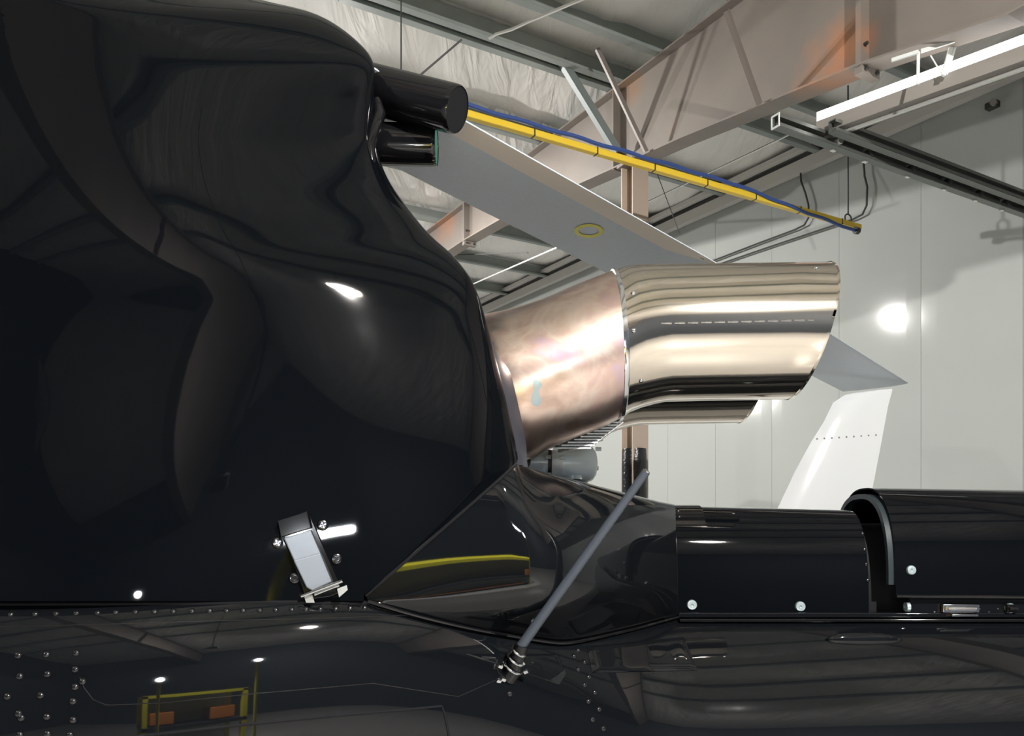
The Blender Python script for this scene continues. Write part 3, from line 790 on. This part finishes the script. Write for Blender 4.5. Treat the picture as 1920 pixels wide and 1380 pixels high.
# ---- whip antenna
h = cast(boom_bvh, 958, 1262)
tip = P(1212, 884, 2.27); basep = h[0]+h[1]*.035
foot = P(976, 1213, basep.y+.0)
root = MB(); root.tube([foot-(tip-foot).normalized()*.02, lerp(foot, tip, .5), tip], [.0165, .015, .0125], 20)
ant = root.build('antenna', M['rod'], heli); tag(ant, 'straight grey whip antenna slanting across the fairing')
mb = MB(); mb.tube([tip, tip+(tip-foot).normalized()*.003], .010, 14); mb.build('tip_cap', M['chrome'], ant)
ax = (tip-foot).normalized()
mb = MB(); mb.tube([h[0]-ax*.02, h[0]+ax*.02, foot+ax*.01], [.030, .028, .022], 18); mb.build('base_socket', M['black2'], ant)
for k, (o_, r_) in enumerate([(.0, .034), (.028, .031), (.052, .026)]):
    mb = MB(); c = lerp(h[0], foot, .25+.3*k); u = ax.orthogonal().normalized(); v = ax.cross(u)
    mb.tube([c+(u*math.cos(a)+v*math.sin(a))*r_ for a in [2*math.pi*j/24 for j in range(25)]], .0045, 8); mb.build('clamp_ring', M['chrome'], ant)
for dx, dz in ((.035, .022), (.045, -.005), (-.03, .012), (.03, .045), (-.02, -.03), (-.035, -.035)):
    mb = MB(); c = h[0]+Vector((dx, -.02, dz+.012)); mb.tube([c, c+Vector((.012*(1 if dx > 0 else -1), -.008, .006))], .009, 6); mb.build('nut', M['chrome'], ant, smooth=False)

# ---- latch on the cowling
def raised(name, pts, lift0, lift1, mtl, parent, bev=.002, bvh=cowl_bvh):
    lo, hi = [], []
    for x, y in pts:
        h = cast(bvh, x, y)
        if h is None: h = (P(x, y, 2.36), Vector((0, -1, 0)), 2.36)
        lo.append(h[0]+Vector((0, -lift0, 0))); hi.append(h[0]+Vector((0, -lift1, 0)))
    mb = MB(); mb.prism(hi, lo); return mb.build(name, mtl, parent, smooth=False, bev=bev)
lt = raised('latch', [(524, 979), (580, 960), (644, 1108), (622, 1118), (575, 1124), (568, 1100)], -.004, .010, M['black2'], heli); tag(lt, 'silver toggle latch in a black housing at the foot of the cowling')
raised('keeper', [(526, 977), (581, 959), (588, 990), (532, 1007)], .008, .030, M['black2'], lt)
raised('lever', [(537, 1009), (587, 993), (607, 1040), (560, 1060)], .012, .030, M['alu'], lt, .004)
raised('lever_plate', [(556, 1050), (606, 1036), (628, 1090), (592, 1107), (580, 1100)], .014, .036, M['alu'], lt, .004)
mb = MB(); dl = cast(cowl_bvh, 600, 1080)[2]-.045; mb.tube([P(565, 1118, dl), P(642, 1089, dl)], .0052, 10); mb.build('crossbar', M['chrome'], lt)
mb = MB(); mb.tube([P(590, 1115, dl), P(636, 1097, dl)], .004, 10); mb.build('crossbar', M['chrome'], lt)
mb = MB(); mb.prism([P(x, y, dl+.01) for x, y in [(570, 1118), (586, 1116), (590, 1130), (574, 1130)]], [P(x, y, dl+.016) for x, y in [(570, 1118), (586, 1116), (590, 1130), (574, 1130)]]); mb.build('hook', M['galvb'], lt, smooth=False)
mb = MB(); q = [(632, 1104), (650, 1097), (652, 1106), (636, 1120)]; mb.prism([P(x, y, dl+.01) for x, y in q], [P(x, y, dl+.016) for x, y in q]); mb.build('hook', M['galvb'], lt, smooth=False)
for x, y in [(520, 1018), (605, 985), (631, 1048), (552, 1084)]:
    h = cast(cowl_bvh, x, y); stamp('screw', SCB, h, cowl, 1.0, random.random())

# ---- main rotor blade, underside seen from below
zb = 1.56
def ub(px, py, z): return P(px, py, z*F/(HZ-py))
near = [(690, 122, 1.60), (760, 163, 1.59), (870, 226, 1.56), (1104, 358, 1.50), (1345, 494, 1.42), (1560, 628, 1.32), (1703, 718, 1.24)]
far = [(690, 288, 1.61), (760, 323, 1.60), (837, 362, 1.57), (1095, 490, 1.50), (1330, 608, 1.42), (1500, 693, 1.34), (1580, 734, 1.30)]
mb = MB(); rows = []; NS = 40
def blade_edges(f):
    def g(tab):
        n = len(tab)-1; x = f*n; i = min(int(x), n-1); t = x-i
        a = ub(*tab[i]); b = ub(*tab[i+1]); return a.lerp(b, t)
    return g(near), g(far)
def bl(f, c, side):      # c 0..1 from near edge to far edge; side -1 underside, +1 top
    a, b = blade_edges(f); p = a.lerp(b, c); th = .035*math.sqrt(max(0, c))*(1-c)*2.2+.002
    return p+Vector((0, 0, side*th if side > 0 else -th*.35))
cs_ = [0, .02, .06, .12, .2, .3, .45, .6, .75, .9, 1]
for k in range(NS+1):
    f = k/NS; rows.append([bl(f, c, -1) for c in cs_]+[bl(f, c, 1) for c in cs_[::-1]])
mb.grid(rows, True); n_ = len(rows[0]); mb.f.append(tuple(range(n_))); mb.f.append(tuple(range(NS*n_, (NS+1)*n_)))
blade = mb.build('rotor_blade', M['blade'], heli); tag(blade, 'grey main rotor blade with a cream edge strip and a yellow ring')
mb = MB(); rows = []
for k in range(31):
    f = lerp(.12, .665, k/30); wd = .20*(1-.25*k/30)*(1 if k < 27 else (30-k)/4+.02)
    rows.append([bl(f, c, -1)-Vector((0, 0, .0025)) for c in (.0, .03, wd*.5, wd)])
mb.grid(rows); mb.build('edge_strip', M['bladeedge'], blade)
mb = MB(); bb_ = BVHTree.FromPolygons(mb2_v(blade), mb2_f(blade)); ri, ro = [], []
for k in range(41):
    a = 2*math.pi*k/40
    row = []
    for (rw, rh) in ((19, 8), (27, 13)):
        h = cast(bb_, 1104+rw*math.cos(a), 432+rh*math.sin(a)); row.append(h[0]-Vector((0, 0, .0025)))
    ri.append(row)
mb.grid(ri); mb.build('ring_mark', M['ringy'], blade)
# ---- skids, out of frame, carry the body
for sd in (-1, 1):
    y = HC+sd*1.0
    mb = MB(); mb.tube([(-5.0, y, .35), (-4.7, y, .12), (-4.4, y, .045), (-1.2, y, .045)], .045, 12); sk = mb.build('landing_skid', M['black2'], heli)
    for X in (-3.9, -1.8):
        mb = MB(); mb.tube([(X, HC, .25), (X, HC+sd*.5, .24), (X, y, .06)], .035, 10); mb.build('cross_tube', M['black2'], sk)

# ================================================================== WHITE TAIL FIN OF A PARKED AIRCRAFT
DF = 6.3
root = empty('parked_aircraft', P(1560, 1000, DF)*1.0-Vector((0, 0, EYE)), 'white riveted tail fin of an aircraft parked behind the black boom', 'aircraft')
LE = [(1432, 1000), (1462, 945), (1490, 885), (1520, 830), (1545, 790), (1562, 755), (1585, 740), (1604, 736), (1625, 734)]
TE = [(1618, 1000), (1630, 945), (1640, 895), (1650, 843), (1658, 800), (1665, 762), (1671, 740), (1673, 732), (1673, 729)]
LE2 = [(x, y) for x, y in LE]; rows = []
for (a, b) in zip([(1350, 1150)]+LE, [(1590, 1150)]+TE):
    pa, pb_ = P(*a, DF), P(*b, DF); row = []
    th = .10*min(1, (pb_-pa).length/.7)
    for k in range(24):
        q = 2*math.pi*k/24; c = .5-.5*math.cos(q); y = math.sin(q)*th*math.sqrt(c+.0001)*(1-c)*1.6 if True else 0
        row.append(pa.lerp(pb_, c)+Vector((0, y, 0)))
    rows.append(row)
mb = MB(); mb.grid(rows, True); mb.f.append(tuple(range(len(mb.v)-24, len(mb.v)))); fin = mb.build('tail_fin', M['finwhite'], root)
fb = mb.bvh(); mbr = MB(); mbr.lathe([(0, .003), (.006, .002), (.008, 0)], 8); FR = proto(mbr, 'fin_rivet', M['housing'])
for k in range(9):
    h = cast(fb, 1532+k*13.8, 823-k*.9)
    if h: stamp('rivet', FR, h, fin, 1.0)
mb = MB(); c = P(1470, 1190, DF); rows = []
for i in range(17):
    f = i/16; X = c.x-3.6+f*4.4; rr = interp([(0, .5), (.5, .38), (.85, .2), (1, .02)], f)
    rows.append([(X, DF+math.cos(q)*rr*.8, c.z+math.sin(q)*rr) for q in [2*math.pi*k/20 for k in range(20)]])
mb.grid(rows, True); mb.f.append(tuple(range(20))); mb.build('fuselage', M['finwhite'], root)
mb = MB(); mb.tube([(c.x, DF, c.z-.2), (c.x+.05, DF, .12)], .03, 10); mb.tube([(c.x+.05, DF-.04, .11), (c.x+.05, DF+.04, .11)], .11, 20); mb.build('tail_wheel', M['dark'], root)
mb = MB(); mb.tube([(c.x-3.2, DF, c.z-.3), (c.x-3.2, DF, .15)], .04, 10); mb.tube([(c.x-3.2, DF-.06, .15), (c.x-3.2, DF+.06, .15)], .15, 20); mb.build('main_wheel', M['dark'], root)

# ================================================================== BEHIND THE PHOTOGRAPHER (unseen, added for reflections in the paint)
def reflection_lamp(x, y, z, label, e=9):  # made-up lamp out of view, puts bright spots into the black paint
    root = empty('reflection_lamp', (x, y, 0), label, 'lamp', None)
    mb = MB(); mb.tube([(x, y, .02), (x, y, z-.05)], .018, 10); mb.build('pole', M['hiviz'], root)
    for a in (0, 2.1, 4.2):
        mb = MB(); mb.tube([(x, y, .35), (x+math.cos(a)*.35, y+math.sin(a)*.35, .012)], .012, 8); mb.build('leg', M['hiviz'], root)
    mb = MB(); mb.box((x, y-.03, z), (.09, 0, 0), (0, .03, 0), (0, 0, .07)); mb.build('lamp_head', M['dark'], root, smooth=False, bev=.008)
    mb = MB(); mb.lathe([(0, 0), (.042, .0), (.044, -.004)], 20); o = mb.build('lens', M['reflectlens'], root); o.matrix_parent_inverse = Matrix.Identity(4)
    o.rotation_euler = (-math.pi/2, 0, 0); o.location = (0, .006, z)
    l = bpy.data.lights.new('reflection_light', 'SPOT'); l.energy = e; l.spot_size = math.radians(120); l.shadow_soft_size = .03; l.color = (.93, .97, 1)
    lo = bpy.data.objects.new('reflection_light', l); COL.objects.link(lo); lo.parent = root; lo.location = (0, .03, z); lo.rotation_euler = (math.pi/2, 0, 0)
reflection_lamp(-.55, -.25, 1.75, 'small unseen lamp on a yellow tripod, added for a bright spot left in the black paint')
reflection_lamp(.50, -.35, 2.15, 'taller unseen lamp on a yellow tripod, added for a bright spot right in the black paint')
root = empty('reflection_cart', (0, -1.1, 0), 'unseen yellow framed cart with orange crates, added for a coloured reflection in the fairing', 'cart')  # made-up cart out of view, colours the fairing's reflection
for x in (-.6, .6):
    for y in (-1.35, -.85):
        mb = MB(); mb.box((x, y, .75), (.03, 0, 0), (0, .03, 0), (0, 0, .69)); mb.build('post', M['hiviz'], root, smooth=False)
        mb = MB(); mb.tube([(x-.03, y, .06), (x+.03, y, .06)], .06, 12); mb.build('caster', M['dark'], root)
for z in (.2, .85, 1.42):
    mb = MB(); mb.box((0, -1.1, z), (.63, 0, 0), (0, .28, 0), (0, 0, .03)); mb.build('shelf', M['hiviz'] if z > 1 else M['dark'], root, smooth=False)
mb = MB(); mb.box((0, -1.32, .85), (.56, 0, 0), (0, .01, 0), (0, 0, .54)); mb.build('back_panel', M['pale'], root, smooth=False)
for i, (x, z) in enumerate([(-.38, 1.0), (.36, 1.0), (.10, .36)]):  # crates added for the orange in the reflection
    mb = MB(); mb.box((x, -1.05, z), (.15, 0, 0), (0, .16, 0), (0, 0, .10)); tag(mb.build('crate', M['orange'], smooth=False, bev=.01), 'orange crate on the added reflection cart, '+['left of the middle shelf', 'right of the middle shelf', 'on the low shelf'][i], 'crate')

root = empty('cart_fill_lamp', (0, -.45, 2.75), 'unseen hanging lamp added to brighten the cart so that its reflection shows', 'lamp')  # extra lamp out of view, lights the cart for its mirror image
mb = MB(); mb.lathe([(.02, .10), (.05, .09), (.09, 0), (.085, 0), (.02, .05)], 20); o = mb.build('shade', M['dark'], root); o.matrix_parent_inverse = Matrix.Identity(4)
o.rotation_euler = (-.5, 0, 0)
mb = MB(); mb.tube([(0, 0, .09), (0, 0, 3.9)], .008, 6); o = mb.build('cord', M['wire'], root); o.matrix_parent_inverse = Matrix.Identity(4)
l = bpy.data.lights.new('cart_fill_light', 'SPOT'); l.energy = 900; l.spot_size = math.radians(80); l.spot_blend = .3; l.shadow_soft_size = .03
lo = bpy.data.objects.new('cart_fill_light', l); COL.objects.link(lo); lo.parent = root; lo.location = (0, -.02, -.02); lo.rotation_euler = (-.42, 0, 0)
